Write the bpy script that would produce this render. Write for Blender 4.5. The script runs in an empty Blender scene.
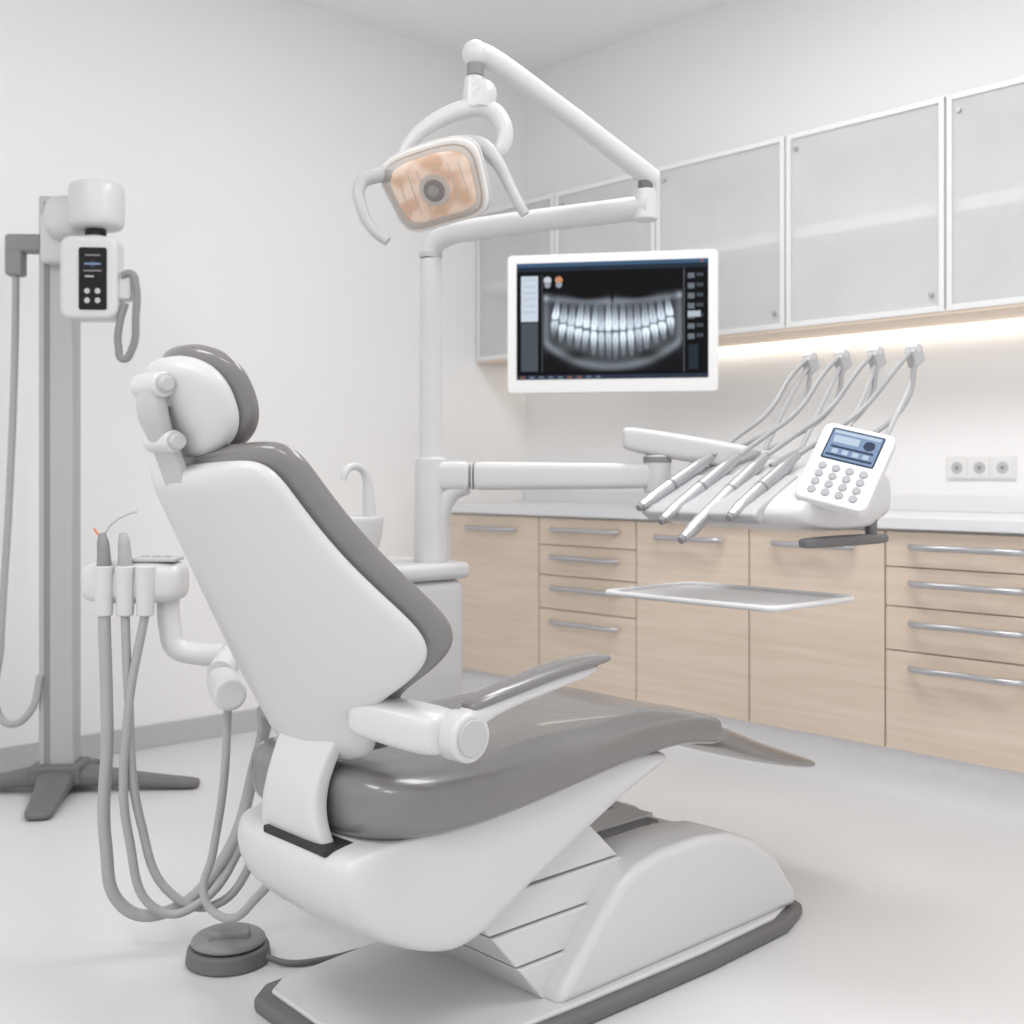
import bpy, math, random
import numpy as np
from mathutils import Vector, Matrix
random.seed(3)
S=bpy.context.scene
COL=S.collection
try:
    S.view_settings.view_transform='Standard'
except Exception: pass

# ---------------------------------------------------------------- materials
def lin(c):
    return tuple(((v/255)/12.92 if v/255<=0.04045 else (((v/255)+0.055)/1.055)**2.4) for v in c)
def mat(name,rgb,rough=0.5,metal=0.0,spec=0.5,coat=0.0,emit=None,es=0.0,noise=0.03,scale=30):
    m=bpy.data.materials.new(name); m.use_nodes=True
    nt=m.node_tree; b=nt.nodes['Principled BSDF']
    c=lin(rgb)
    tc=nt.nodes.new('ShaderNodeTexCoord'); nz=nt.nodes.new('ShaderNodeTexNoise'); nz.inputs['Scale'].default_value=scale
    cr=nt.nodes.new('ShaderNodeValToRGB')
    cr.color_ramp.elements[0].color=tuple(max(0,v*(1-noise)) for v in c)+(1,)
    cr.color_ramp.elements[1].color=tuple(min(1,v*(1+noise)) for v in c)+(1,)
    nt.links.new(tc.outputs['Object'],nz.inputs['Vector']); nt.links.new(nz.outputs['Fac'],cr.inputs['Fac'])
    nt.links.new(cr.outputs['Color'],b.inputs['Base Color'])
    b.inputs['Roughness'].default_value=rough; b.inputs['Metallic'].default_value=metal
    b.inputs['Specular IOR Level'].default_value=spec; b.inputs['Coat Weight'].default_value=coat
    if emit:
        b.inputs['Emission Color'].default_value=lin(emit)+(1,); b.inputs['Emission Strength'].default_value=es
    return m
M_wall=mat('wall_paint',(241,241,241),0.85,noise=0.006,scale=3)
M_ceil=mat('ceiling_paint',(248,248,248),0.9,noise=0.005,scale=3)
M_floor=mat('floor_vinyl',(218,217,218),0.36,spec=0.4,noise=0.012,scale=2)
M_base=mat('baseboard_grey',(190,190,192),0.6)
M_white=mat('white_plastic',(211,210,211),0.34,coat=0.12,noise=0.004)
M_whiteB=mat('white_lacquer',(230,230,230),0.4,noise=0.004)
M_lgrey=mat('light_grey_plastic',(188,188,190),0.4,noise=0.01)
M_btn=mat('keypad_grey',(168,170,175),0.5,noise=0.01)
M_seam=mat('slot_dark',(40,40,42),0.6,noise=0.01)
M_grey=mat('mid_grey_plastic',(138,138,140),0.45,noise=0.02)
M_dgrey=mat('dark_grey_rubber',(108,107,107),0.5,noise=0.03)
M_leather=mat('grey_upholstery',(120,118,117),0.27,spec=0.8,coat=0.35,noise=0.02,scale=60)
M_toe=mat('toe_cover',(146,143,140),0.22,metal=0.4,noise=0.02)
M_hose=mat('hose_grey',(168,168,170),0.45,noise=0.02)
M_chrome=mat('brushed_steel',(190,190,193),0.3,metal=0.75,noise=0.02)
M_col=mat('aluminium_column',(180,181,183),0.4,metal=0.3,noise=0.02)
M_black=mat('black_plastic',(14,14,16),0.25,spec=0.3)
M_counter=mat('counter_white',(230,231,234),0.3,noise=0.005)
M_toek=mat('toe_kick_white',(238,238,240),0.5)
M_led=mat('led_diffuser',(255,250,240),0.5,emit=(255,244,228),es=3.4)
M_fill=mat('fill_panel_glow',(255,255,255),0.5,emit=(255,255,255),es=2.0)  # glowing face of the added overhead fill panels
M_clear=mat('lens_bezel_plastic',(232,229,226),0.15,coat=0.5)
M_blue=mat('lcd_blue',(98,118,146),0.2,emit=(104,126,154),es=0.35,noise=0.35,scale=60)
M_navy=mat('lcd_dark',(34,48,70),0.2,emit=(34,48,70),es=0.25)
M_pale=mat('lcd_pale',(150,165,178),0.2,emit=(150,165,178),es=0.3)
M_red=mat('orange_tip',(225,120,80),0.4)
M_inner=mat('cabinet_interior',(246,247,247),0.6)

def amber():
    m=bpy.data.materials.new('amber_reflector'); m.use_nodes=True; nt=m.node_tree; b=nt.nodes['Principled BSDF']
    tc=nt.nodes.new('ShaderNodeTexCoord'); vo=nt.nodes.new('ShaderNodeTexVoronoi'); vo.inputs['Scale'].default_value=30
    nz=nt.nodes.new('ShaderNodeTexNoise'); nz.inputs['Scale'].default_value=24; nz.inputs['Detail'].default_value=1
    cr=nt.nodes.new('ShaderNodeValToRGB')
    cr.color_ramp.elements[0].position=0.36; cr.color_ramp.elements[0].color=lin((222,182,150))+(1,)
    cr.color_ramp.elements[1].position=0.60; cr.color_ramp.elements[1].color=lin((246,224,206))+(1,)
    L=nt.links.new; L(tc.outputs['Object'],nz.inputs['Vector']); L(tc.outputs['Object'],vo.inputs['Vector']); L(nz.outputs['Fac'],cr.inputs['Fac']); L(cr.outputs['Color'],b.inputs['Base Color'])
    bp=nt.nodes.new('ShaderNodeBump'); bp.inputs['Strength'].default_value=0.35; bp.inputs['Distance'].default_value=0.005
    L(vo.outputs['Distance'],bp.inputs['Height']); L(bp.outputs['Normal'],b.inputs['Normal'])
    b.inputs['Roughness'].default_value=0.25; b.inputs['Metallic'].default_value=0.1
    L(cr.outputs['Color'],b.inputs['Emission Color']); b.inputs['Emission Strength'].default_value=0.2
    return m
M_orange=amber()
def lens():
    m=bpy.data.materials.new('clear_lens'); m.use_nodes=True; nt=m.node_tree; nt.nodes.remove(nt.nodes['Principled BSDF'])
    out=nt.nodes['Material Output']; t=nt.nodes.new('ShaderNodeBsdfTransparent'); p=nt.nodes.new('ShaderNodeBsdfPrincipled')
    p.inputs['Base Color'].default_value=lin((240,237,233))+(1,); p.inputs['Roughness'].default_value=0.05
    fr=nt.nodes.new('ShaderNodeFresnel'); fr.inputs['IOR'].default_value=1.5
    ad=nt.nodes.new('ShaderNodeMath'); ad.operation='ADD'; ad.inputs[1].default_value=0.08
    mx=nt.nodes.new('ShaderNodeMixShader'); L=nt.links.new
    L(fr.outputs[0],ad.inputs[0]); L(ad.outputs[0],mx.inputs['Fac']); L(t.outputs[0],mx.inputs[1]); L(p.outputs[0],mx.inputs[2]); L(mx.outputs[0],out.inputs['Surface'])
    return m
M_lens=lens()
def wood():
    m=bpy.data.materials.new('light_oak'); m.use_nodes=True; nt=m.node_tree; b=nt.nodes['Principled BSDF']
    tc=nt.nodes.new('ShaderNodeTexCoord'); mp=nt.nodes.new('ShaderNodeMapping'); mp.inputs['Scale'].default_value=(1.2,8,22)
    nz=nt.nodes.new('ShaderNodeTexNoise'); nz.inputs['Scale'].default_value=2.0; nz.inputs['Detail'].default_value=6; nz.inputs['Distortion'].default_value=0.6
    cr=nt.nodes.new('ShaderNodeValToRGB')
    cr.color_ramp.elements[0].position=0.25; cr.color_ramp.elements[0].color=lin((214,196,178))+(1,)
    cr.color_ramp.elements[1].position=0.75; cr.color_ramp.elements[1].color=lin((228,212,196))+(1,)
    L=nt.links.new
    L(tc.outputs['Object'],mp.inputs['Vector']); L(mp.outputs['Vector'],nz.inputs['Vector']); L(nz.outputs['Fac'],cr.inputs['Fac']); L(cr.outputs['Color'],b.inputs['Base Color'])
    b.inputs['Roughness'].default_value=0.5
    return m
M_wood=wood()
def glass():
    m=bpy.data.materials.new('frosted_glass'); m.use_nodes=True; nt=m.node_tree; nt.nodes.remove(nt.nodes['Principled BSDF'])
    out=nt.nodes['Material Output']
    t=nt.nodes.new('ShaderNodeBsdfTransparent'); t.inputs['Color'].default_value=lin((254,254,254))+(1,)
    p=nt.nodes.new('ShaderNodeBsdfPrincipled'); p.inputs['Base Color'].default_value=lin((242,243,243))+(1,); p.inputs['Roughness'].default_value=0.12
    nz=nt.nodes.new('ShaderNodeTexNoise'); nz.inputs['Scale'].default_value=2.0
    mr=nt.nodes.new('ShaderNodeMapRange'); mr.inputs['To Min'].default_value=0.36; mr.inputs['To Max'].default_value=0.46
    mx=nt.nodes.new('ShaderNodeMixShader')
    L=nt.links.new
    L(nz.outputs['Fac'],mr.inputs['Value']); L(mr.outputs['Result'],mx.inputs['Fac']); L(t.outputs[0],mx.inputs[1]); L(p.outputs[0],mx.inputs[2]); L(mx.outputs[0],out.inputs['Surface'])
    return m
M_glass=glass()

# ---------------------------------------------------------------- helpers
def empty(name):
    o=bpy.data.objects.new(name,None); o.empty_display_size=0.1; COL.objects.link(o); return o
def finish(o,m,parent,bevel=0,sub=0,smooth=True,seg=3):
    o.data.materials.append(m)
    if parent: o.parent=parent
    if bevel:
        b=o.modifiers.new('bevel','BEVEL'); b.width=bevel; b.segments=seg; b.limit_method='ANGLE'; b.angle_limit=math.radians(40)
    if sub:
        s=o.modifiers.new('sub','SUBSURF'); s.levels=sub; s.render_levels=sub
    if smooth:
        for p in o.data.polygons: p.use_smooth=True
        if not sub:
            w=o.modifiers.new('wn','WEIGHTED_NORMAL'); w.keep_sharp=True
    return o
def mesh(name,v,f,m,parent=None,**k):
    me=bpy.data.meshes.new(name); me.from_pydata([tuple(p) for p in v],[],f)
    import bmesh
    bm=bmesh.new(); bm.from_mesh(me); bmesh.ops.recalc_face_normals(bm,faces=bm.faces); bm.to_mesh(me); bm.free()
    o=bpy.data.objects.new(name,me); COL.objects.link(o)
    return finish(o,m,parent,**k)
def box(name,x0,x1,y0,y1,z0,z1,m,parent=None,bevel=0.003,**k):
    v=[(x,y,z) for z in(z0,z1) for y in(y0,y1) for x in(x0,x1)]
    f=[(0,2,3,1),(4,5,7,6),(0,1,5,4),(2,6,7,3),(0,4,6,2),(1,3,7,5)]
    return mesh(name,v,f,m,parent,bevel=bevel,smooth=bevel>0,**k)
def obox(name,c,ax,ay,az,hx,hy,hz,m,parent=None,bevel=0.004,**k):
    c=Vector(c);ax=Vector(ax).normalized();ay=Vector(ay).normalized();az=Vector(az).normalized()
    v=[c+ax*hx*i+ay*hy*j+az*hz*l for l in(-1,1) for j in(-1,1) for i in(-1,1)]
    f=[(0,2,3,1),(4,5,7,6),(0,1,5,4),(2,6,7,3),(0,4,6,2),(1,3,7,5)]
    return mesh(name,v,f,m,parent,bevel=bevel,**k)
def prism(name,pts,off,m,parent=None,bevel=0.004,**k):
    n=len(pts); off=Vector(off); v=[Vector(p) for p in pts]+[Vector(p)+off for p in pts]
    f=[tuple(range(n)),tuple(range(2*n-1,n-1,-1))]+[(i,(i+1)%n,n+(i+1)%n,n+i) for i in range(n)]
    return mesh(name,v,f,m,parent,bevel=bevel,**k)
def rrect(hw,hh,r,n=6):
    out=[]
    for cx,cy,a0 in((hw-r,hh-r,0),(-hw+r,hh-r,90),(-hw+r,-hh+r,180),(hw-r,-hh+r,270)):
        for i in range(n+1):
            a=math.radians(a0+90*i/n); out.append((cx+r*math.cos(a),cy+r*math.sin(a)))
    return out
def plate(name,c,r,u,hw,hh,th,rad,m,parent=None,bevel=0.004,n=6,**k):
    c=Vector(c);r=Vector(r).normalized();u=Vector(u).normalized();nn=r.cross(u).normalized()
    pts=[c+r*x+u*y for x,y in rrect(hw,hh,rad,n)]
    return prism(name,pts,-nn*th,m,parent,bevel=bevel,**k)
def cyl(name,p0,p1,r0,r1,m,parent=None,n=32,bevel=0.003,**k):
    p0=Vector(p0);p1=Vector(p1);d=(p1-p0).normalized()
    a=d.orthogonal().normalized();b=d.cross(a)
    v=[p0+(a*math.cos(t)+b*math.sin(t))*r0 for t in[2*math.pi*i/n for i in range(n)]]+[p1+(a*math.cos(t)+b*math.sin(t))*r1 for t in[2*math.pi*i/n for i in range(n)]]
    f=[tuple(range(n)),tuple(range(2*n-1,n-1,-1))]+[(i,(i+1)%n,n+(i+1)%n,n+i) for i in range(n)]
    return mesh(name,v,f,m,parent,bevel=bevel,**k)
def tube(name,pts,r,m,parent=None,radii=None,cyc=False,res=10):
    cu=bpy.data.curves.new(name,'CURVE'); cu.dimensions='3D'; cu.bevel_depth=r; cu.bevel_resolution=6; cu.resolution_u=res; cu.use_fill_caps=True
    s=cu.splines.new('BEZIER'); s.bezier_points.add(len(pts)-1); s.use_cyclic_u=cyc
    for i,p in enumerate(pts):
        bp=s.bezier_points[i]; bp.co=p; bp.handle_left_type=bp.handle_right_type='AUTO'
        if radii: bp.radius=radii[i]
    o=bpy.data.objects.new(name,cu); COL.objects.link(o); cu.materials.append(m)
    if parent:o.parent=parent
    return o
def loft(name,rings,m,parent=None,sub=1,**k):
    n=len(rings[0]); v=[p for r in rings for p in r]; f=[]
    for i in range(len(rings)-1):
        for j in range(n):
            f.append((i*n+j,i*n+(j+1)%n,(i+1)*n+(j+1)%n,(i+1)*n+j))
    f.append(tuple(range(n))); f.append(tuple(range((len(rings)-1)*n,len(rings)*n)))
    return mesh(name,v,f,m,parent,sub=sub,**k)
def sel(hw,hh,n,N=28):
    out=[]
    for i in range(N):
        t=2*math.pi*(i+.5)/N; c=math.cos(t);s=math.sin(t)
        out.append((hw*math.copysign(abs(c)**(2/n),c),hh*math.copysign(abs(s)**(2/n),s)))
    return out
def ball(name,c,rx,ry,rz,m,parent=None,ax=None):
    rings=[]
    A=ax or (Vector((1,0,0)),Vector((0,1,0)),Vector((0,0,1)))
    for i in range(1,16):
        ph=math.pi*i/16; 
        rings.append([Vector(c)+A[0]*rx*math.sin(ph)*math.cos(t)+A[1]*ry*math.sin(ph)*math.sin(t)+A[2]*rz*math.cos(ph) for t in[2*math.pi*j/24 for j in range(24)]])
    return loft(name,rings,m,parent,sub=1)
def V(*a): return Vector(a)

# ---------------------------------------------------------------- room
HC=3.13
box('floor',-0.1,6.6,-7.0,0.1,-0.1,0,M_floor,bevel=0)
box('wall_left',-0.1,0,-7.0,0.1,0,HC,M_wall,bevel=0)
box('wall_back',0,6.6,0,0.1,0,HC,M_wall,bevel=0)
box('ceiling',-0.1,6.6,-7.0,0.1,HC,HC+0.1,M_ceil,bevel=0)
box('baseboard_left',0,0.014,-7.0,-0.62,0,0.09,M_base,bevel=0.002)

# ---------------------------------------------------------------- base cabinets
bc=empty('base_cabinet')
YF=-0.60
box('carcass',0.10,4.3,YF+0.02,-0.002,0.17,0.90,M_whiteB,bc,bevel=0)
box('toe_kick',0.12,4.3,-0.54,-0.03,0,0.17,M_toek,bc,bevel=0)
box('filler',0.002,0.10,YF+0.02,-0.002,0.0,0.90,M_whiteB,bc,bevel=0)
box('countertop',0.002,4.3,-0.625,-0.002,0.90,0.94,M_counter,bc,bevel=0.004)
box('upstand',0.002,4.3,-0.02,-0.001,0.94,1.0,M_counter,bc,bevel=0.003)
xs=[0.10,0.708,1.266,1.812,2.357,2.93,3.5,4.1]
kinds='DRDDRRD'
def handle(i,xc,hl,z):
    tube(f'handle_{i}',[(xc-hl,YF-0.012,z),(xc-hl+0.02,YF-0.034,z),(xc,YF-0.036,z),(xc+hl-0.02,YF-0.034,z),(xc+hl,YF-0.012,z)],0.0105,M_chrome,bc)
hi=0
for i,k in enumerate(kinds):
    x0,x1=xs[i]+0.003,xs[i+1]-0.003
    zs=[0.172,0.50,0.645,0.775,0.893] if k=='R' else [0.172,0.893]
    for j in range(len(zs)-1):
        box(f'front_{i}_{j}',x0,x1,YF,YF+0.02,zs[j]+0.002,zs[j+1]-0.002,M_wood,bc,bevel=0.002)
        handle(hi,(x0+x1)/2,0.19 if k=='R' else 0.16,zs[j+1]-(0.05 if k=='R' else 0.06)); hi+=1

# ---------------------------------------------------------------- wall cabinets
wc=empty('wall_cabinet')
YC=-0.35; Z0,Z1=1.645,2.37
cx=[0.004,0.55,1.153,1.797,2.439,3.08,3.7]
box('top_panel',cx[0],cx[-1],YC+0.02,-0.002,Z1-0.018,Z1,M_inner,wc,bevel=0)
box('bottom_panel',cx[0],cx[-1],YC+0.005,-0.002,Z0-0.02,Z0,M_wood,wc,bevel=0)
box('bottom_liner',cx[0]+.01,cx[-1]-.01,YC+0.02,-0.014,Z0,Z0+.006,M_inner,wc,bevel=0)
box('back_panel',cx[0],cx[-1],-0.014,-0.002,Z0,Z1-0.018,M_inner,wc,bevel=0)
box('shelf',cx[0]+0.01,cx[-1]-0.01,YC+0.035,-0.014,1.975,2.02,M_inner,wc,bevel=0)
for i,x in enumerate(cx):
    box(f'side_{i}',max(x-0.009,0.002),x+0.009,YC+0.02,-0.002,Z0,Z1,M_inner,wc,bevel=0)
for i in range(len(cx)-1):
    a,b=cx[i]+0.004,cx[i+1]-0.004; t=0.02
    box(f'frame_l_{i}',a,a+t,YC,YC+0.018,Z0-0.01,Z1,M_whiteB,wc,bevel=0.002)
    box(f'frame_r_{i}',b-t,b,YC,YC+0.018,Z0-0.01,Z1,M_whiteB,wc,bevel=0.002)
    box(f'frame_t_{i}',a+t,b-t,YC,YC+0.018,Z1-t,Z1,M_whiteB,wc,bevel=0.002)
    box(f'frame_b_{i}',a+t,b-t,YC,YC+0.018,Z0-0.01,Z0+0.012,M_whiteB,wc,bevel=0.002)
    box(f'glass_{i}',a+t,b-t,YC+0.006,YC+0.011,Z0+0.012,Z1-t,M_glass,wc,bevel=0)
    for q,(px,pz) in enumerate(((b-t-0.025,Z0+0.05),(a+t+0.025,Z1-0.06))):
        cyl(f'clamp_{i}_{q}',(px,YC+0.006,pz),(px,YC-0.006,pz),0.008,0.008,M_chrome,wc,n=16,bevel=0.001)
box('led_strip_light',0.03,3.68,-0.045,-0.02,Z0-0.036,Z0-0.0205,M_led,None,bevel=0)

# ---------------------------------------------------------------- socket
so=empty('power_outlet')
box('cover_plate',2.27,2.53,-0.010,-0.001,1.06,1.145,M_whiteB,so,bevel=0.003)
for i in range(3):
    x=2.315+0.085*i
    box(f'insert_{i}',x-0.036,x+0.036,-0.014,-0.0105,1.067,1.138,M_whiteB,so,bevel=0.003)
    cyl(f'well_{i}',(x,-0.0145,1.1025),(x,-0.0165,1.1025),0.022,0.022,M_lgrey,so,n=24,bevel=0.001)
    cyl(f'pin_{i}',(x,-0.0165,1.1025),(x,-0.018,1.1025),0.007,0.007,M_grey,so,n=12,bevel=0)

# ---------------------------------------------------------------- monitor
mo=empty('wall_mounted_monitor')
C=V(1.458,-0.957,1.636)
yaw=math.radians(-10)
rx=V(0.679,0.734,0); rx=Matrix.Rotation(yaw,3,'Z')@rx; up=V(0,0,1); nn=rx.cross(up)
plate('bezel',C,rx,up,0.388,0.258,0.035,0.018,M_whiteB,mo,bevel=0.006)
plate('rear_cover',C-nn*0.035,rx,up,0.30,0.18,0.035,0.03,M_white,mo,bevel=0.012)
W,H=520,320
hw,hh=0.352,0.216
g=[]
for j in range(H+1):
    for i in range(W+1):
        g.append(C+up*0.010+nn*0.0015+rx*hw*(2*i/W-1)+up*hh*(1-2*j/H))
fs=[(j*(W+1)+i,(j+1)*(W+1)+i,(j+1)*(W+1)+i+1,j*(W+1)+i+1) for j in range(H) for i in range(W)]
me=bpy.data.meshes.new('screen'); me.from_pydata([tuple(p) for p in g],[],fs)
sc=bpy.data.objects.new('screen',me); COL.objects.link(sc); sc.parent=mo
uu,vv=np.meshgrid(np.linspace(0,1,W+1),np.linspace(0,1,H+1))
img=np.zeros((H+1,W+1,3)); img[:]=0.055
x=(uu-0.505); ax_=np.abs(x)
win=1/(1+np.exp(-(uu-0.14)/0.004))*1/(1+np.exp((uu-0.87)/0.004))*1/(1+np.exp(-(vv-0.25)/0.006))*1/(1+np.exp((vv-0.94)/0.004))
jaw=0.90-1.35*x**2-2.6*x**4
band=np.exp(-((vv-jaw)/0.045)**2)*0.36*(1/(1+np.exp((ax_-0.35)/0.012)))
inside=1/(1+np.exp((vv-jaw)/0.02))
haze=0.30*np.exp(-((x/0.34)**6))*np.exp(-((vv-0.60)/0.28)**4)*inside
ram=0.32*np.exp(-((ax_-0.355)/0.03)**2)*np.exp(-((vv-0.50)/0.24)**4)
cond=0.35*np.exp(-(((ax_-0.35)/0.02)**2+((vv-0.30)/0.03)**2))
mx=0.32*np.exp(-((vv-(0.34-0.3*x**2))/0.035)**2)*(1/(1+np.exp((ax_-0.33)/0.01)))
xr=0.04+band+haze+ram+mx+cond
xr-=0.26*np.exp(-((vv-0.29)/0.05)**2)*np.exp(-((ax_-0.13)/0.08)**2)
xr-=0.20*np.exp(-((vv-0.80)/0.05)**2)*np.exp(-((ax_-0.2)/0.07)**2)
rng=np.random.RandomState(4)
for side in(-1,1):
    for i in range(16):
        q=abs(i-7.5); xc=(i-7.5)*0.0372*(1+0.010*q); big=1.16 if q>4 else (0.9 if (side==1 and q<2) else 1.0)
        o=0.60-1.25*xc**2
        L=(0.26 if side<0 else 0.235)-0.013*q+rng.uniform(-.016,.016)
        tilt=-0.28*xc*(1 if side<0 else -1)+rng.uniform(-.03,.03)
        d=(vv-(o+side*0.006+rng.uniform(-.006,.006)))*side
        s=np.clip(d/L,0,1)
        cxx=xc+tilt*d
        wd=0.0170*big*(1-0.66*np.clip((s-0.28)/0.72,0,1))*(0.82+0.18*np.clip(s/0.12,0,1))
        m_=1/(1+np.exp((np.abs(x-cxx)-wd)/0.0016))/(1+np.exp(-d/0.003))/(1+np.exp((d-L)/0.008))
        br=1.04-0.46*np.clip((s-0.26)/0.5,0,1)
        pulp=0.2*np.exp(-((x-cxx)/0.0035)**2)*(s>0.2)
        xr=xr*(1-m_)+m_*(br-pulp)*rng.uniform(.80,1.03)
xr-=0.35*np.exp(-(x/0.006)**2)*np.exp(-((vv-0.30)/0.06)**2)
noise=rng.rand(H+1,W+1); noise=(noise+np.roll(noise,1,0)+np.roll(noise,1,1)+np.roll(noise,2,1))/4
xr=np.clip(xr*(0.9+0.2*noise),0,1)*win
img=img+xr[...,None]*np.array([0.88,0.94,1.0])
img=np.clip(img,0,1)
def R(u0,u1,v0,v1,c):
    img[(uu>=u0)&(uu<=u1)&(vv>=v0)&(vv<=v1)]=c
R(0,1,0,0.035,(0.25,0.36,0.48)); R(0,1,0.04,0.075,(0.15,0.19,0.23))
R(0.025,0.115,0.11,0.50,(0.80,0.84,0.89)); 
for i in range(6): R(0.035,0.10,0.14+0.055*i,0.150+0.055*i,(0.70,0.75,0.80))
R(0.025,0.115,0.51,0.93,(0.30,0.33,0.36)); 
R(0.135,0.138,0.1,0.94,(0.45,0.48,0.5)); R(0.875,0.877,0.08,0.95,(0.4,0.42,0.45))
for i in range(7): 
    R(0.895,0.93,0.12+0.085*i,0.165+0.085*i,(0.42,0.45,0.48)); R(0.94,0.975,0.12+0.085*i,0.15+0.085*i,(0.28,0.30,0.33))
R(0.895,0.96,0.44,0.49,(0.7,0.74,0.78)); R(0.9,0.95,0.72,0.93,(0.16,0.19,0.22))
for i,(cu_,cc) in enumerate(((0.165,(0.78,0.8,0.84)),(0.225,(0.80,0.55,0.40)))):
    dd=((uu-cu_)*1.6)**2+(vv-0.15)**2; img[dd<0.0010]=cc
    dd=((uu-cu_)*1.6)**2+(vv-0.19)**2; img[dd<0.0007]=(0.6,0.62,0.66)
R(0,1,0.965,1,(0.18,0.22,0.28))
for i in range(9): R(0.02+0.05*i,0.045+0.05*i,0.972,0.992,(0.5,0.36,0.3) if i in(0,5,6) else (0.4,0.46,0.52))
R(0.96,0.975,0.01,0.028,(0.75,0.35,0.25))
img=img**2.2
ca=me.color_attributes.new('screen_image','FLOAT_COLOR','POINT')
arr=np.ones(((H+1)*(W+1),4),dtype=np.float32); arr[:,:3]=img.reshape(-1,3)
ca.data.foreach_set('color',arr.ravel())
ms=bpy.data.materials.new('monitor_display'); ms.use_nodes=True; nt=ms.node_tree; b=nt.nodes['Principled BSDF']
at=nt.nodes.new('ShaderNodeAttribute'); at.attribute_name='screen_image'
nt.links.new(at.outputs['Color'],b.inputs['Emission Color']); b.inputs['Emission Strength'].default_value=1.0
b.inputs['Base Color'].default_value=(0.003,0.003,0.004,1); b.inputs['Roughness'].default_value=0.5; b.inputs['Specular IOR Level'].default_value=0.06
me.materials.append(ms)
wallp=V(0.90,-0.001,1.56)
m0=C-nn*0.07+V(0,0,-0.04)
el=(m0+wallp)/2
cyl('mount_head',C-nn*0.065,m0-nn*0.03+V(0,0,0.04),0.05,0.04,M_lgrey,mo)
tube('swing_arm',[m0-nn*0.02+V(0,0,0.03),el,wallp+V(0,-0.03,0)],0.022,M_lgrey,mo)
plate('wall_bracket',wallp+V(0,-0.02,0),(1,0,0),(0,0,1),0.04,0.05,0.019,0.01,M_lgrey,mo)

# ---------------------------------------------------------------- dental chair
ch=empty('dental_chair')
X0=2.5
bp=[(2.25,-2.88),(2.29,-2.93),(2.70,-2.95),(2.77,-2.89),(2.79,-2.5),(2.80,-2.1),(2.79,-1.80),(2.75,-1.68),(2.65,-1.63),(2.36,-1.63),(2.26,-1.68),(2.225,-1.80),(2.215,-2.1),(2.22,-2.5)]
prism('base_skirt',[(x,y,0.0) for x,y in bp],(0,0,0.032),M_dgrey,ch,bevel=0.010)
prism('base_cover',[(X0+(x-X0)*0.92,-2.29+(y+2.29)*0.95,0.030) for x,y in bp],(0,0,0.012),M_white,ch,bevel=0.005)
prof=[(-2.53,.036),(-2.51,.07),(-2.41,.175),(-2.345,.235),(-2.29,.262),(-2.21,.277),(-2.08,.279),(-1.97,.264),(-1.88,.232),(-1.79,.168),(-1.72,.085),(-1.70,.036)]
prism('housing_cheek_near',[(2.60,y,z) for y,z in prof],(0.155,0,0),M_white,ch,bevel=0.022,seg=4)
prism('housing_cheek_far',[(2.255,y,z) for y,z in prof],(0.145,0,0),M_white,ch,bevel=0.022,seg=4)
prism('housing_center',[(2.39,y,max(.036,z-0.014)) for y,z in prof],(0.22,0,0),M_white,ch,bevel=0.01)
box('channel_seal',2.42,2.58,-2.30,-2.02,0.258,0.2665,M_grey,ch,bevel=0.002)
box('channel_cover',2.455,2.545,-2.30,-2.00,0.262,0.272,M_white,ch,bevel=0.002)
def ly(z): return -2.53-(z-.045)*.85
def fy(z): return -2.16-max(0,z-.15)*1.05
zz=[0.040,0.12,0.195,0.27,0.40]
for i in range(4):
    e=0.006*i
    pts=[(X0-0.185,ly(zz[i]),zz[i]),(X0-0.185,fy(zz[i]),zz[i]),(X0-0.185,fy(zz[i+1]),zz[i+1]-0.003),(X0-0.185,ly(zz[i+1]),zz[i+1]-0.003)]
    prism(f'lift_cover_{i}',pts,(0.395-e,0,0),M_white,ch,bevel=0.004)
# seat hull
hp=[(-2.93,.436),(-3.005,.430),(-3.030,.412),(-3.028,.35),(-2.995,.295),(-2.925,.252),(-2.85,.216),(-2.785,.200),(-2.72,.210),(-2.62,.266),(-2.5,.322),(-2.36,.385),(-2.22,.445),(-2.12,.468),(-2.2,.49),(-2.4,.49),(-2.7,.455)]
cyh,czh=-2.6,.42
hr=[]
for xo,sc_ in((-.175,.86),(-.168,.90),(-.145,.95),(-.07,.995),(.10,1.0),(.19,.985),(.232,.955),(.243,.91)):
    hr.append([(X0+xo,cyh+(y-cyh)*sc_,czh+(z-czh)*sc_) for y,z in hp])
loft('seat_shell',hr,M_white,ch,sub=2)
# seat cushion
st=[(-2.962,.09,.484,.025),(-2.957,.17,.488,.048),(-2.938,.225,.488,.062),(-2.87,.265,.485,.070),(-2.75,.277,.482,.069),(-2.55,.274,.498,.062),(-2.35,.264,.517,.055),(-2.2,.252,.522,.050),(-2.08,.238,.511,.044),(-1.98,.225,.488,.038),(-1.95,.218,.477,.034)]
rings=[]
for y,w,zc,th in st:
    rings.append([(X0+0.008+a,y,zc+b+(0.014*(a/w)**2 if b>0 else 0)) for a,b in sel(w,th,3.2,36)])
loft('seat_cushion',rings,M_leather,ch,sub=2)
st=[(-1.962,.21,.477,.032),(-1.93,.213,.466,.035),(-1.85,.202,.437,.034),(-1.7,.18,.383,.029),(-1.55,.157,.338,.022),(-1.44,.135,.308,.015),(-1.41,.115,.301,.010)]
loft('toe_pad',[[(X0+a,y,zc+b) for a,b in sel(w,th,3.2,36)] for y,w,zc,th in st],M_toe,ch,sub=2)
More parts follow.
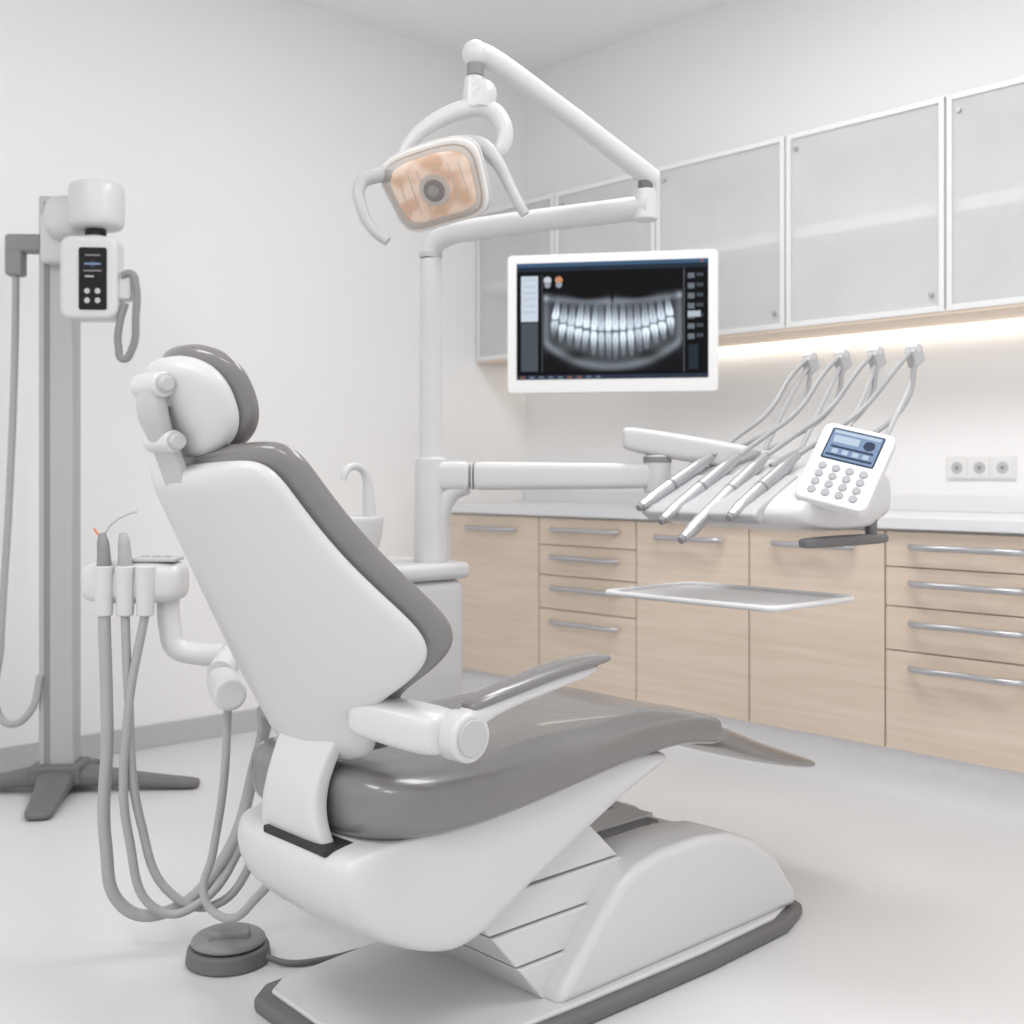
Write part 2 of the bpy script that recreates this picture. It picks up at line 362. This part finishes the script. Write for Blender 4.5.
# backrest
XB=X0+.012
B=V(XB,-2.925,.562); A=V(0,-0.27,0.53); LA=A.length; ax=A.normalized(); nf=V(0,ax.z,-ax.y)
wid=[(0,.12),(.012,.155),(.06,.172),(.11,.178),(.16,.190),(.20,.225),(.24,.278),(.29,.315),(.35,.324),(.42,.314),(.52,.288),(.63,.260),(.74,.238),(.84,.222),(.91,.212),(.96,.198),(.99,.175),(1.0,.13)]
def back(name,dn,th,grow,m,s0=0,s1=1,cv=0.10):
    rings=[]
    for s,w in wid:
        w+=grow; endf=min(1,0.5+min(s,1-s)*14)
        c=B+ax*(LA*(s0+s*(s1-s0)))+nf*(dn)
        rings.append([c+V(1,0,0)*a+nf*(b+cv*(a/0.3)**2) for a,b in sel(w,th*endf,3.0,40)])
    return loft(name,rings,m,ch,sub=2)
back('backrest_shell',-0.002,0.028,-0.004,M_white)
back('backrest_cushion',0.040,0.032,0.008,M_leather,-0.014,1.020)
# headrest
hc=V(X0,-3.168,1.203); ht=math.radians(24); hu=V(0,-math.sin(ht),math.cos(ht)); hn=V(0,math.cos(ht),math.sin(ht))
def pad(name,dn,th,hw,hh,m):
    rings=[]
    for k_ in range(15):
        t=-1+2*k_/14; w=hw*(max(0.0,1-abs(t)**2.4))**(1/2.4)
        w=max(w,hw*0.3); e=min(1,0.45+(1-abs(t))*3)
        rings.append([hc+hu*(hh*t)+hn*(dn+b+0.03*(a/0.12)**2)+V(a,0,0) for a,b in sel(w,th*e,2.6,28)])
    return loft(name,rings,m,ch,sub=2)
pad('headrest_shell',-0.024,0.032,0.118,0.092,M_white)
pad('headrest_cushion',0.012,0.024,0.125,0.101,M_leather)
hb=V(X0,-3.245,1.195)
cyl('headrest_joint_upper',hb+V(-.045,0,.035),hb+V(.045,0,.035),.022,.022,M_white,ch,bevel=.006)
cyl('headrest_knob_upper',hb+V(.045,0,.035),hb+V(.06,0,.035),.015,.013,M_lgrey,ch,bevel=.004)
cyl('headrest_joint_lower',hb+V(-.042,.02,-.06),hb+V(.042,.02,-.06),.019,.019,M_white,ch,bevel=.005)
cyl('headrest_knob_lower',hb+V(.042,.02,-.06),hb+V(.058,.02,-.06),.014,.014,M_lgrey,ch,bevel=.004)
loft('headrest_link',[[hb+V(a,y+b,z) for a,b in sel(w,h,3,20)] for y,z,w,h in((.0,.05,.022,.012),(-.004,.02,.036,.018),(.0,-.02,.038,.02),(.014,-.05,.03,.018),(.02,-.075,.024,.014))],M_lgrey,ch,sub=2)
obox('headrest_mount',hb+V(0,.035,.02),(1,0,0),(0,1,0),(0,0,1),.026,.03,.022,M_lgrey,ch,bevel=.008)
ba=hb+V(0,.02,-.06); bb=B+ax*(LA*.93)+V(-.012,-.018,0)
dd=(bb-ba).normalized()
obox('headrest_bar',(ba+bb)/2,(1,0,0),V(1,0,0).cross(dd),dd,.034,.010,(bb-ba).length/2,M_lgrey,ch,bevel=.005)
# back strut dropping into a slot in the seat shell
sp=[(-2.925,.64,.020,.092),(-2.955,.59,.022,.088),(-2.978,.54,.022,.082),(-2.990,.49,.021,.086),(-2.990,.45,.020,.098),(-2.985,.425,.019,.108),(-2.975,.39,.020,.11)]
loft('back_strut',[[(X0+0.034+.35*max(0,w-.088)+a,y+b,z) for a,b in sel(w,t,4.5,24)] for y,z,t,w in sp],M_white,ch,sub=2)
box('strut_slot',2.47,2.672,-3.015,-2.95,.420,.4335,M_seam,ch,bevel=.003)
# armrest
def arm(sx,tag):
    xx=X0+sx*0.345; yo=-.012
    loft('armrest_base_'+tag,[[(X0+sx*xo,y+yo+a,z+b) for a,b in sel(w,h,3.2,24)] for xo,y,z,w,h in((.17,-2.93,.655,.04,.03),(.21,-2.91,.655,.047,.036),(.27,-2.875,.642,.052,.040),(.315,-2.855,.636,.047,.038),(.33,-2.85,.635,.04,.03))],M_white,ch,sub=2)
    cyl('armrest_pivot_'+tag,(X0+sx*.31,-2.835+yo,.632),(X0+sx*.365,-2.835+yo,.632),.043,.043,M_white,ch,bevel=.007)
    cyl('armrest_cap_'+tag,(X0+sx*.365,-2.835+yo,.632),(X0+sx*.370,-2.835+yo,.632),.032,.031,M_lgrey,ch,bevel=.002)
    loft('armrest_stem_'+tag,[[(xx+a,y+yo,z+b) for a,b in sel(w,h,3,20)] for y,z,w,h in((-2.86,.635,.020,.03),(-2.82,.665,.020,.026),(-2.77,.683,.022,.019),(-2.62,.703,.026,.014),(-2.50,.716,.020,.009))],M_white,ch,sub=2)
    loft('armrest_pad_'+tag,[[(xx+a,y+yo,z+b) for a,b in sel(w,h,2.6,20)] for y,z,w,h in((-2.835,.678,.016,.008),(-2.81,.688,.026,.013),(-2.7,.708,.032,.013),(-2.60,.725,.034,.012),(-2.51,.731,.030,.010),(-2.475,.730,.018,.006))],M_leather,ch,sub=2)
arm(1,'right')

# ---------------------------------------------------------------- foot pedal
fp=empty('foot_control_pedal')
pc=V(2.03,-2.84,0)
cyl('pedal_base',pc,pc+V(0,0,.038),.094,.088,M_dgrey,fp,bevel=.008,n=48)
loft('pedal_dome',[[pc+V(r*math.cos(t),r*math.sin(t),z) for t in[2*math.pi*j/32 for j in range(32)]] for r,z in((.086,.036),(.083,.050),(.068,.062),(.03,.068))],M_grey,fp,sub=1)
obox('pedal_lever',pc+V(.02,-.01,.069),(.5,.86,0),(-.86,.5,0),(0,0,1),.045,.022,.010,M_grey,fp,bevel=.006)
tube('pedal_cable',[pc+V(.07,.05,.015),V(2.15,-2.76,.008),V(2.185,-2.70,.008),V(2.205,-2.60,.008)],.007,M_dgrey,fp)

# ---------------------------------------------------------------- cuspidor unit + pole
cu=empty('dental_cuspidor_unit')
box('cabinet_body',1.68,1.98,-2.42,-2.10,0.0,.80,M_white,cu,bevel=.03,seg=5)
box('body_lid',1.67,1.99,-2.43,-2.09,.80,.845,M_white,cu,bevel=.018,seg=5)
bcn=V(1.86,-2.40,0)
loft('basin',[[bcn+V(r*math.cos(t),r*math.sin(t),z) for t in[2*math.pi*j/32 for j in range(32)]] for r,z in((.045,.83),(.06,.86),(.082,.89),(.090,.945),(.092,.972),(.086,.974),(.076,.955),(.05,.90),(.01,.89))],M_white,cu,sub=1)
tube('rinse_faucet',[(1.85,-2.33,.84),(1.85,-2.33,1.02),(1.852,-2.345,1.085),(1.856,-2.38,1.10),(1.86,-2.41,1.085),(1.86,-2.415,1.065)],.011,M_white,cu,radii=[1.9,1.5,1,.9,.9,.8])
P=V(1.90,-2.16,0)
cyl('support_pole',P+V(0,0,.84),P+V(0,0,1.66),.033,.029,M_white,cu,bevel=.004)
cyl('pole_collar',P+V(0,0,.84),P+V(0,0,1.125),.046,.043,M_white,cu,bevel=.008)

# ---------------------------------------------------------------- operating light
ol=empty('dental_operating_light')
J=V(2.53,-2.01,1.715)
mid=V(2.2,-2.09,1.722)
cyl('pole_sleeve',P+V(0,0,1.662),P+V(0,0,1.675),.031,.031,M_lgrey,ol,bevel=.001)
tube('lower_arm',[P+V(0,0,1.665),P+V(0.006,0.001,1.69),P+V(.045,.012,1.716),P+V(.13,.03,1.722),mid,J+V(-.05,-.012,.003),J+V(.015,.003,.003)],.029,M_white,ol)
cyl('elbow_joint',J+V(0,0,-.03),J+V(0,0,.045),.030,.026,M_white,ol,bevel=.006)
cyl('elbow_spring',J+V(0,0,.045),J+V(0,0,.068),.018,.018,M_dgrey,ol,bevel=.002)
T=V(2.405,-2.44,2.012); J2=J+V(0,0,.082)
tube('upper_arm',[J2+V(.01,.02,-.012),J2+V(-.004,-.02,.01),J2*.5+T*.5+V(0,0,.012),T+V(.006,.02,-.0),T],.025,M_white,ol,radii=[.9,1,.95,1.0,1.0])
ball('arm_tip',T,.030,.030,.030,M_white,ol)
cyl('tip_spring',T+V(0,0,-.05),T+V(0,0,-.02),.019,.019,M_grey,ol,bevel=.002)
Tn=T+V(-.003,0,-.05)
cyl('neck',Tn,Tn+V(0,0,-.075),.022,.029,M_white,ol,bevel=.006)
n=V(.461,-.768,-.45).normalized(); r=V(.837,.4925,.22); r=(r-n*r.dot(n)).normalized(); u=n.cross(r)
RC=V(.679,.734,0); k=.00218
LC=V(2.385,-2.535,1.700)
def I(dx,dy,dn=0): return LC+RC*dx*k+V(0,0,dy*k)+n*dn
def trap(w,h,e,N=44):
    return [(a*(1+.09*b/h),b+.008*(1-(a/w)**2)) for a,b in sel(w,h,e,N)]
def lring(d,w,h,e=4.2): return [LC+n*d+r*a+u*b for a,b in trap(w,h,e)]
loft('head_housing',[lring(-.085,.04,.03,2.6),lring(-.078,.072,.05,2.8),lring(-.055,.10,.074,3.4),lring(-.03,.114,.088),lring(-.012,.119,.092),lring(-.008,.117,.090)],M_white,ol,sub=2)
loft('lens_bezel',[lring(-.010,.115,.088),lring(-.002,.117,.090),lring(.003,.114,.087),lring(.005,.108,.081)],M_clear,ol,sub=2)
loft('reflector',[lring(.003,.094,.069),lring(.0105,.093,.068),lring(.0115,.086,.061)],M_orange,ol,sub=1)
for i in range(-3,4):
    if i==0: continue
    obox(f'reflector_facet_{i+3}',LC+n*.0112+r*.024*i+u*.003,r,u,n,.0010,.050-.003*abs(i),.0018,M_clear,ol,bevel=.0005)
loft('lens_dome',[lring(.004,.110,.083),lring(.014,.107,.080),lring(.022,.094,.068),lring(.026,.06,.042),lring(.027,.01,.008)],M_lens,ol,sub=2)
cyl('bulb_ring',LC+n*.011,LC+n*.015,.036,.034,M_clear,ol,bevel=.002)
cyl('bulb_shield',LC+n*.013,LC+n*.019,.026,.021,M_grey,ol,bevel=.003)
cyl('bulb_cap',LC+n*.019,LC+n*.0215,.013,.012,M_lgrey,ol,bevel=.001)
tube('handle_left',[I(-45,12,-.02),I(-62,12,-.01),I(-75,5,.0),I(-70,-20,.02),I(-57,-38,.03),I(-43,-48,.035)],.0125,M_lgrey,ol,radii=[1.3,1.3,1.15,1.0,.95,.85])
tube('handle_right',[I(24,44,-.02),I(44,42,-.01),I(60,28,.0),I(74,5,.01),I(86,-15,.02),I(91,-23,.02)],.0125,M_lgrey,ol,radii=[1.5,1.5,1.2,1.0,.95,.85])
tube('yoke',[I(-42,26,-.04),I(-31,44,-.045),I(-6,64,-.05),I(22,75,-.055),I(44,76,-.055),I(60,62,-.05),I(62,42,-.045),I(48,22,-.04)],.015,M_white,ol,radii=[.8,1.0,1.25,1.4,1.4,1.3,1.2,.9])
tube('yoke_mount',[Tn+V(0,0,-.06),I(39,94,-.056),I(38,76,-.056)],.027,M_white,ol)

# ---------------------------------------------------------------- delivery unit
du=empty('dental_delivery_unit')
E=V(2.36,-1.765,1.075)
d=(E-(P+V(0,0,1.075))).normalized(); side=V(-d.y,d.x,0)
S0=P+V(0,0,1.075)
def armsec(name,secs,m,par):
    loft(name,[[S0+d*t+side*a+V(0,0,b) for a,b in sel(w,h,4,24)] for t,w,h in secs],m,par,sub=2)
armsec('arm_stub',((0,.034,.036),(.03,.036,.040),(.09,.036,.040),(.1125,.036,.040)),M_white,cu)
armsec('arm_ring',((.1126,.036,.039),(.114,.036,.039),(.1185,.036,.039)),M_white,du)
armsec('lower_arm',((.119,.035,.038),(.125,.036,.039),(.3,.034,.037),(.58,.031,.034),(.607,.029,.031)),M_white,du)
tube('arm_gusset',[P+V(.02,.01,.86),P+V(.025,.015,.98),P+V(.045,.035,1.03),P+V(.075,.06,1.05)],.026,M_white,cu)
cyl('arm_joint',E+V(0,0,-.045),E+V(0,0,.055),.036,.036,M_white,du,bevel=.006)
cyl('arm_joint_ring',E+V(0,0,.035),E+V(0,0,.05),.0375,.0375,M_grey,du,bevel=.001)
F=V(2.62,-1.52,1.10)
E2=E+V(0,0,.085); d2=(F-E2); L2=d2.length; d2n=d2.normalized(); s2=V(-d2n.y,d2n.x,0).normalized()
loft('upper_arm',[[E2+d2n*t+s2*a+V(0,0,b) for a,b in sel(w,h,4,24)] for t,w,h in((-.095,.028,.024),(-.085,.034,.032),(0,.036,.036),(L2*.6,.033,.034),(L2,.03,.03))],M_white,du,sub=2)
body=[(-1.91,.985),(-1.89,.962),(-1.78,.940),(-1.56,.940),(-1.50,.965),(-1.46,1.02),(-1.49,1.09),(-1.57,1.125),(-1.68,1.11),(-1.80,1.055),(-1.89,1.012)]
rg=[]
for xo,sc_ in((2.43,.80),(2.445,.92),(2.48,.98),(2.6,1),(2.75,1),(2.83,.98),(2.87,.92),(2.885,.80)):
    rg.append([(xo,-1.68+(y+1.68)*sc_,1.02+(z-1.02)*sc_) for y,z in body])
loft('head_body',rg,M_white,du,sub=2)
prism('instrument_rest',[(2.45,y,z) for y,z in((-1.94,.985),(-1.91,.966),(-1.80,.98),(-1.74,1.05),(-1.76,1.08),(-1.92,1.003))],(.34,0,0),M_lgrey,du,bevel=.008)
xsI=[2.475,2.56,2.645,2.735]
tips=[V(2.455,-1.95,.995),V(2.55,-1.98,.965),V(2.64,-2.015,.925),V(2.735,-1.96,.978)]
tops=[V(2.50,-1.25,1.405),V(2.615,-1.27,1.402),V(2.73,-1.29,1.40),V(2.85,-1.31,1.397)]
for i in range(4):
    t=tips[i]; rear=V(xsI[i]+.012,-1.70,1.125)
    dd=(t-rear).normalized()
    tube(f'handpiece_{i}',[rear,rear+dd*.06,rear+dd*.16,t-dd*.05,t-dd*.012],.0165,M_chrome,du,radii=[.6,1.0,1.1,1.0,.7])
    cyl(f'handpiece_band_{i}',rear+dd*.155,rear+dd*.165,.0185,.0185,M_grey,du,bevel=.001,n=24)
    cyl(f'handpiece_tip_{i}',t-dd*.014,t,.011,.009,M_grey,du,bevel=.001,n=20)
    obox(f'holder_{i}',V(xsI[i]+.004,-1.835,1.008),(1,0,0),dd,dd.cross(V(1,0,0)),.032,.06,.014,M_hose,du,bevel=.012)
    tp=tops[i]
    tube(f'whip_rod_{i}',[V(tp.x-.01,-1.52,1.08),V(tp.x-.005,-1.44,1.19),V(tp.x,-1.34,1.32),tp+V(0,-.01,-.01)],.0065,M_lgrey,du)
    obox(f'whip_bracket_{i}',tp+V(0,-.01,-.012),(1,0,0),(0,1,.5),(0,-.5,1),.014,.024,.024,M_lgrey,du,bevel=.005)
    cyl(f'whip_roller_{i}',tp+V(-.016,-.02,.008),tp+V(.016,-.02,.008),.012,.012,M_white,du,bevel=.002,n=20)
    tube(f'hose_{i}',[tp+V(0,-.03,.0),tp+V(-.004,-.10,-.05),tp*.55+rear*.45+V(0,0,-.025),tp*.22+rear*.78+V(0,0,-.012),rear-dd*.005],.0068,M_hose,du)
    tube(f'hose_b_{i}',[tp+V(.006,-.02,-.03),tp+V(.004,-.05,-.12),V(tp.x-.03,-1.50,1.17),V(tp.x-.05,-1.62,1.13),V(tp.x-.06,-1.7,1.10)],.0065,M_hose,du)
# control panel
cr_=V(.927,.345,-.142).normalized(); cup=V(-.094,.591,.80); cup=(cup-cr_*cup.dot(cr_)).normalized(); cn=cr_.cross(cup)
rot=Matrix.Rotation(math.radians(-7),3,cn); cr_=rot@cr_; cup=rot@cup
CP=V(2.910,-1.748,1.080)+cn*.02
plate('control_panel',CP+cn*.014,cr_,cup,.084,.110,.028,.020,M_whiteB,du,bevel=.005)
plate('panel_screen_frame',CP+cn*.0148+cup*.052,cr_,cup,.062,.045,.002,.005,M_navy,du,bevel=.0005)
plate('panel_screen',CP+cn*.0156+cup*.052,cr_,cup,.058,.041,.002,.003,M_blue,du,bevel=.0003)
plate('panel_screen_header',CP+cn*.0160+cup*.086,cr_,cup,.054,.004,.001,.001,M_pale,du,bevel=.0002)
plate('panel_screen_field',CP+cn*.0160+cup*.066-cr_*.02,cr_,cup,.030,.010,.001,.002,M_pale,du,bevel=.0002)
plate('panel_screen_dial',CP+cn*.0160+cup*.064+cr_*.034,cr_,cup,.013,.013,.001,.012,M_navy,du,bevel=.0002)
for i,(q,w_) in enumerate(((.044,.050),(.020,.054))):
    plate(f'panel_screen_bar_{i}',CP+cn*.0160+cup*q,cr_,cup,w_,.003,.001,.001,M_navy,du,bevel=.0002)
for i in range(4):
    plate(f'panel_screen_icon_{i}',CP+cn*.0160+cup*.032+cr_*(-.036+.024*i),cr_,cup,.007,.006,.001,.002,M_pale,du,bevel=.0002)
for i in range(4):
    for j in range(4):
        p=CP+cn*.0145+cr_*(-.048+.032*i)+cup*(-.014-.023*j)
        cyl(f'button_{i}_{j}',p-cn*.002,p+cn*.003,.0098,.0092,M_btn,du,n=16,bevel=.0006)
tube('panel_post',[CP+cn*-.02,V(2.875,-1.69,1.06),V(2.83,-1.60,1.02)],.026,M_white,du)
loft('side_pod',[[V(2.86,-1.56,1.03)+V(dx_,0,0)+V(0,a,b) for a,b in sel(w,h,3,24)] for dx_,w,h in((-.05,.09,.06),(-.01,.095,.066),(.012,.085,.06),(.022,.06,.045))],M_white,du,sub=2)
loft('grab_handle',[[(2.865+a,y,.922+b) for a,b in sel(w,h,3.5,20)] for y,w,h in((-1.855,.012,.009),(-1.845,.022,.012),(-1.75,.025,.013),(-1.6,.025,.013),(-1.51,.022,.012),(-1.50,.012,.009))],M_dgrey,du,sub=2)
cyl('grab_handle_mount',(2.865,-1.56,.93),(2.862,-1.56,.99),.014,.016,M_dgrey,du)
tz=.772; tx=2.60
pts=[(tx+a,-1.785+b,tz) for a,b in rrect(.255,.175,.03)]
prism('tray_plate',pts,(0,0,.007),M_white,du,bevel=.002)
tube('tray_rim',[Vector((tx+a,-1.785+b,tz+.009)) for a,b in rrect(.255,.175,.03,3)],.0060,M_whiteB,du,cyc=True,res=4)

# ---------------------------------------------------------------- assistant unit
au=empty('assistant_instrument_unit')
AC=V(1.80,-2.94,.845); ar=V(.66,.75,0).normalized(); af=V(.75,-.66,0).normalized()
def Q(x,y,z=0): return AC+ar*x+af*y+V(0,0,z)
loft('holder_body',[[Q(t,a,b-.012) for a,b in sel(w,h,3.6,24)] for t,w,h in((-.122,.04,.03),(-.114,.060,.045),(-.05,.066,.05),(.04,.066,.05),(.095,.06,.046),(.108,.04,.03))],M_white,au,sub=2)
obox('holder_panel',Q(.045,.01,.040),ar,af,(0,0,1),.050,.040,.005,M_lgrey,au,bevel=.004)
for i in range(3): obox(f'holder_button_{i}',Q(.02+.025*i,.02,.0455),ar,af,(0,0,1),.008,.010,.002,M_btn,au,bevel=.001)
for i,x_ in enumerate((-.062,-.015,.03)):
    cyl(f'socket_{i}',Q(x_,.06,-.085),Q(x_,.06,.028),.019,.023,M_white,au,bevel=.004)
for i,x_ in enumerate((-.062,-.015)):
    tube(f'suction_handle_{i}',[Q(x_,.06,-.02),Q(x_,.06,.03),Q(x_-.004,.055,.08),Q(x_-.008,.05,.10)],.014,M_hose if i else M_grey,au,radii=[1,1.15,.95,.6])
tube('saliva_tip',[Q(-.07,.05,.085),Q(-.05,.05,.12),Q(-.01,.05,.145),Q(.008,.05,.15)],.0025,M_lgrey,au)
tube('saliva_tip_red',[Q(-.07,.05,.085),Q(-.088,.05,.112)],.0022,M_red,au)
tube('holder_arm',[Q(.065,0,-.03),Q(.07,0,-.12),Q(.085,.0,-.165),Q(.13,.0,-.18),Q(.2,.02,-.18)],.026,M_white,au)
cyl('arm_knuckle',V(2.0,-2.84,.62),V(2.18,-2.92,.62),.035,.035,M_white,au,bevel=.01)
tube('arm_link',[V(1.97,-2.80,.665),V(2.03,-2.86,.64)],.03,M_white,au)
for i,(pts,rr) in enumerate((
 ([Q(-.062,.06,-.08),Q(-.055,.06,-.35),Q(-.058,.06,-.60),Q(-.02,.06,-.74),Q(.06,.04,-.765),Q(.19,.02,-.66),Q(.27,.0,-.42),V(2.28,-2.90,.60)],.014),
 ([Q(-.015,.06,-.08),Q(-.008,.06,-.25),Q(.02,.06,-.55),Q(.09,.05,-.72),Q(.18,.03,-.75),Q(.28,.02,-.62),V(2.35,-2.90,.40)],.010),
 ([Q(.03,.06,-.08),Q(-.005,.07,-.30),Q(-.0,.08,-.58),Q(.07,.07,-.75),Q(.16,.05,-.73),Q(.25,.02,-.60),V(2.36,-2.90,.41)],.010),
 ([V(2.10,-2.88,.585),V(2.10,-2.89,.42),V(2.07,-2.90,.26),V(2.07,-2.92,.17),V(2.12,-2.90,.135),V(2.22,-2.88,.20),V(2.37,-2.87,.36)],.009))):
    tube(f'hose_{i}',pts,rr,M_hose,au)

# ---------------------------------------------------------------- x-ray unit
xu=empty('dental_x_ray_unit')
K=V(.38,-2.56,0); xf=V(.78,-.625,0).normalized(); xr_=V(.625,.78,0).normalized(); up=V(0,0,1)
def Z(x,y,z): return K+xr_*x+xf*y+V(0,0,z)
def Zh(x,y,z): return Z(x+.07,y,z-.01)
obox('column',Z(0,0,1.04),xr_,xf,up,.058,.045,.98,M_col,xu,bevel=.008)
obox('column_slot',Z(-.03,.043,1.05),xr_,xf,up,.010,.004,.95,M_grey,xu,bevel=.001)
obox('column_foot',Z(0,0,.065),xr_,xf,up,.085,.075,.035,M_dgrey,xu,bevel=.015)
for i,e in enumerate((V(.70,-2.76,0),V(.67,-2.19,0),V(.14,-2.86,0),V(.12,-2.33,0))):
    dd=(e-K); L=dd.length; dn_=dd.normalized(); sd=V(-dn_.y,dn_.x,0)
    loft(f'leg_{i}',[[K+dn_*t+sd*a+V(0,0,zc+b) for a,b in sel(w,h,3.5,20)] for t,w,zc,h in((.0,.07,.055,.035),(.1,.06,.05,.03),(L*.6,.046,.03,.018),(L*.93,.046,.016,.014),(L,.036,.014,.011))],M_dgrey,xu,sub=2)
obox('carriage',Z(.03,.05,1.87),xr_,xf,up,.07,.05,.085,M_white,xu,bevel=.02)
loft('head_arm',[[Z(.03+t*.25,t,1.93)+xr_*a+up*b for a,b in sel(w,h,3,24)] for t,w,h in((.04,.06,.06),(.10,.075,.072),(.2,.08,.072))],M_white,xu,sub=2)
loft('tube_head',[[Zh(.105,.19,z)+xr_*rr*math.cos(t)+xf*rr*math.sin(t) for t in[2*math.pi*j/28 for j in range(28)]] for z,rr in((1.885,.055),(1.893,.085),(1.91,.090),(2.015,.090),(2.035,.084),(2.04,.06))],M_white,xu,sub=1)
cyl('swivel_neck',Zh(.105,.20,1.885),Zh(.105,.20,1.83),.034,.034,M_black,xu,bevel=.003)
cyl('swivel_ring',Zh(.105,.20,1.862),Zh(.105,.20,1.852),.038,.038,M_chrome,xu,bevel=.001)
plate('control_head',Zh(.10,.27,1.72),xr_,up,.092,.135,.10,.035,M_white,xu,bevel=.018)
plate('control_display',Zh(.115,.2725,1.715),xr_,up,.044,.100,.004,.008,M_black,xu,bevel=.001)
cyl('display_graphic',Zh(.115,.2725,1.762),Zh(.115,.2735,1.762),.011,.011,M_navy,xu,bevel=.0002)
plate('display_wave',Zh(.115,.2740,1.762),xr_,up,.026,.003,.001,.001,M_blue,xu,bevel=.0002)
plate('display_text',Zh(.115,.2735,1.740),xr_,up,.028,.0020,.001,.001,M_grey,xu,bevel=.0002)
plate('display_text_b',Zh(.105,.2735,1.722),xr_,up,.014,.0025,.001,.001,M_lgrey,xu,bevel=.0002)
plate('display_text_c',Zh(.115,.2735,1.790),xr_,up,.024,.0020,.001,.001,M_grey,xu,bevel=.0002)
for i in range(2):
    for j in range(2):
        c=Zh(.098+.033*i,.2735,1.675-.030*j); cyl(f'display_button_{i}{j}',c,c+xf*.002,.009,.009,M_lgrey,xu,n=16,bevel=.0005)
obox('handle_clip',Zh(.205,.22,1.70),xr_,xf,up,.026,.03,.05,M_white,xu,bevel=.012)
tube('handle_loop',[Zh(.20,.25,1.73),Zh(.232,.25,1.735),Zh(.245,.25,1.70),Zh(.245,.25,1.60),Zh(.232,.25,1.49),Zh(.205,.25,1.46),Zh(.19,.25,1.50),Zh(.195,.25,1.58),Zh(.212,.25,1.64)],.012,M_grey,xu)
obox('side_bracket',Z(-.105,.02,1.86),xr_,xf,up,.06,.035,.03,M_grey,xu,bevel=.012)
obox('side_bracket_end',Z(-.14,.02,1.82),xr_,xf,up,.030,.03,.07,M_grey,xu,bevel=.012)
tube('cable',[Z(-.14,.02,1.76),Z(-.14,.03,1.5),Z(-.155,.04,1.0),Z(-.18,.05,.5),Z(-.185,.05,.27),Z(-.14,.06,.24),Z(-.08,.06,.28),Z(-.05,.05,.40)],.012,M_hose,xu)

# ---------------------------------------------------------------- lights
def area(name,loc,rot,sx,sy,power,col=(1,1,1)):
    l=bpy.data.lights.new(name,'AREA'); l.shape='RECTANGLE'; l.size=sx; l.size_y=sy; l.energy=power; l.color=col
    o=bpy.data.objects.new(name,l); o.location=loc; o.rotation_euler=rot; COL.objects.link(o); return o
for i,(x_,y_) in enumerate(((2.2,-1.7),(4.0,-2.2),(2.4,-4.6),(4.6,-5.0))):  # unseen panels and area lamps added overhead for soft ambient light
    cl=empty('added_fill_panel') 
    box('fill_panel_face',x_-.6,x_+.6,y_-.3,y_+.3,HC-.012,HC-.001,M_fill,cl,bevel=0)
    area('added_fill_lamp',(x_,y_,HC-.03),(0,0,0),1.2,.6,21,(1,.994,.988))
w=bpy.data.worlds.new('world'); S.world=w; w.use_nodes=True
bg=w.node_tree.nodes['Background']; bg.inputs[0].default_value=(1.0,0.996,0.994,1); bg.inputs[1].default_value=0.99

# ---------------------------------------------------------------- camera
cam=bpy.data.cameras.new('camera'); co=bpy.data.objects.new('camera',cam); COL.objects.link(co)
co.location=(4.367,-4.144,1.08)
co.rotation_euler=(math.radians(90),0,math.atan2(0.734,0.679))
cam.sensor_width=36; cam.lens=1171/1024*36; cam.shift_y=-38/1024
cam.clip_start=0.05
cam.dof.use_dof=True; cam.dof.focus_distance=2.3; cam.dof.aperture_fstop=4.0
S.camera=co
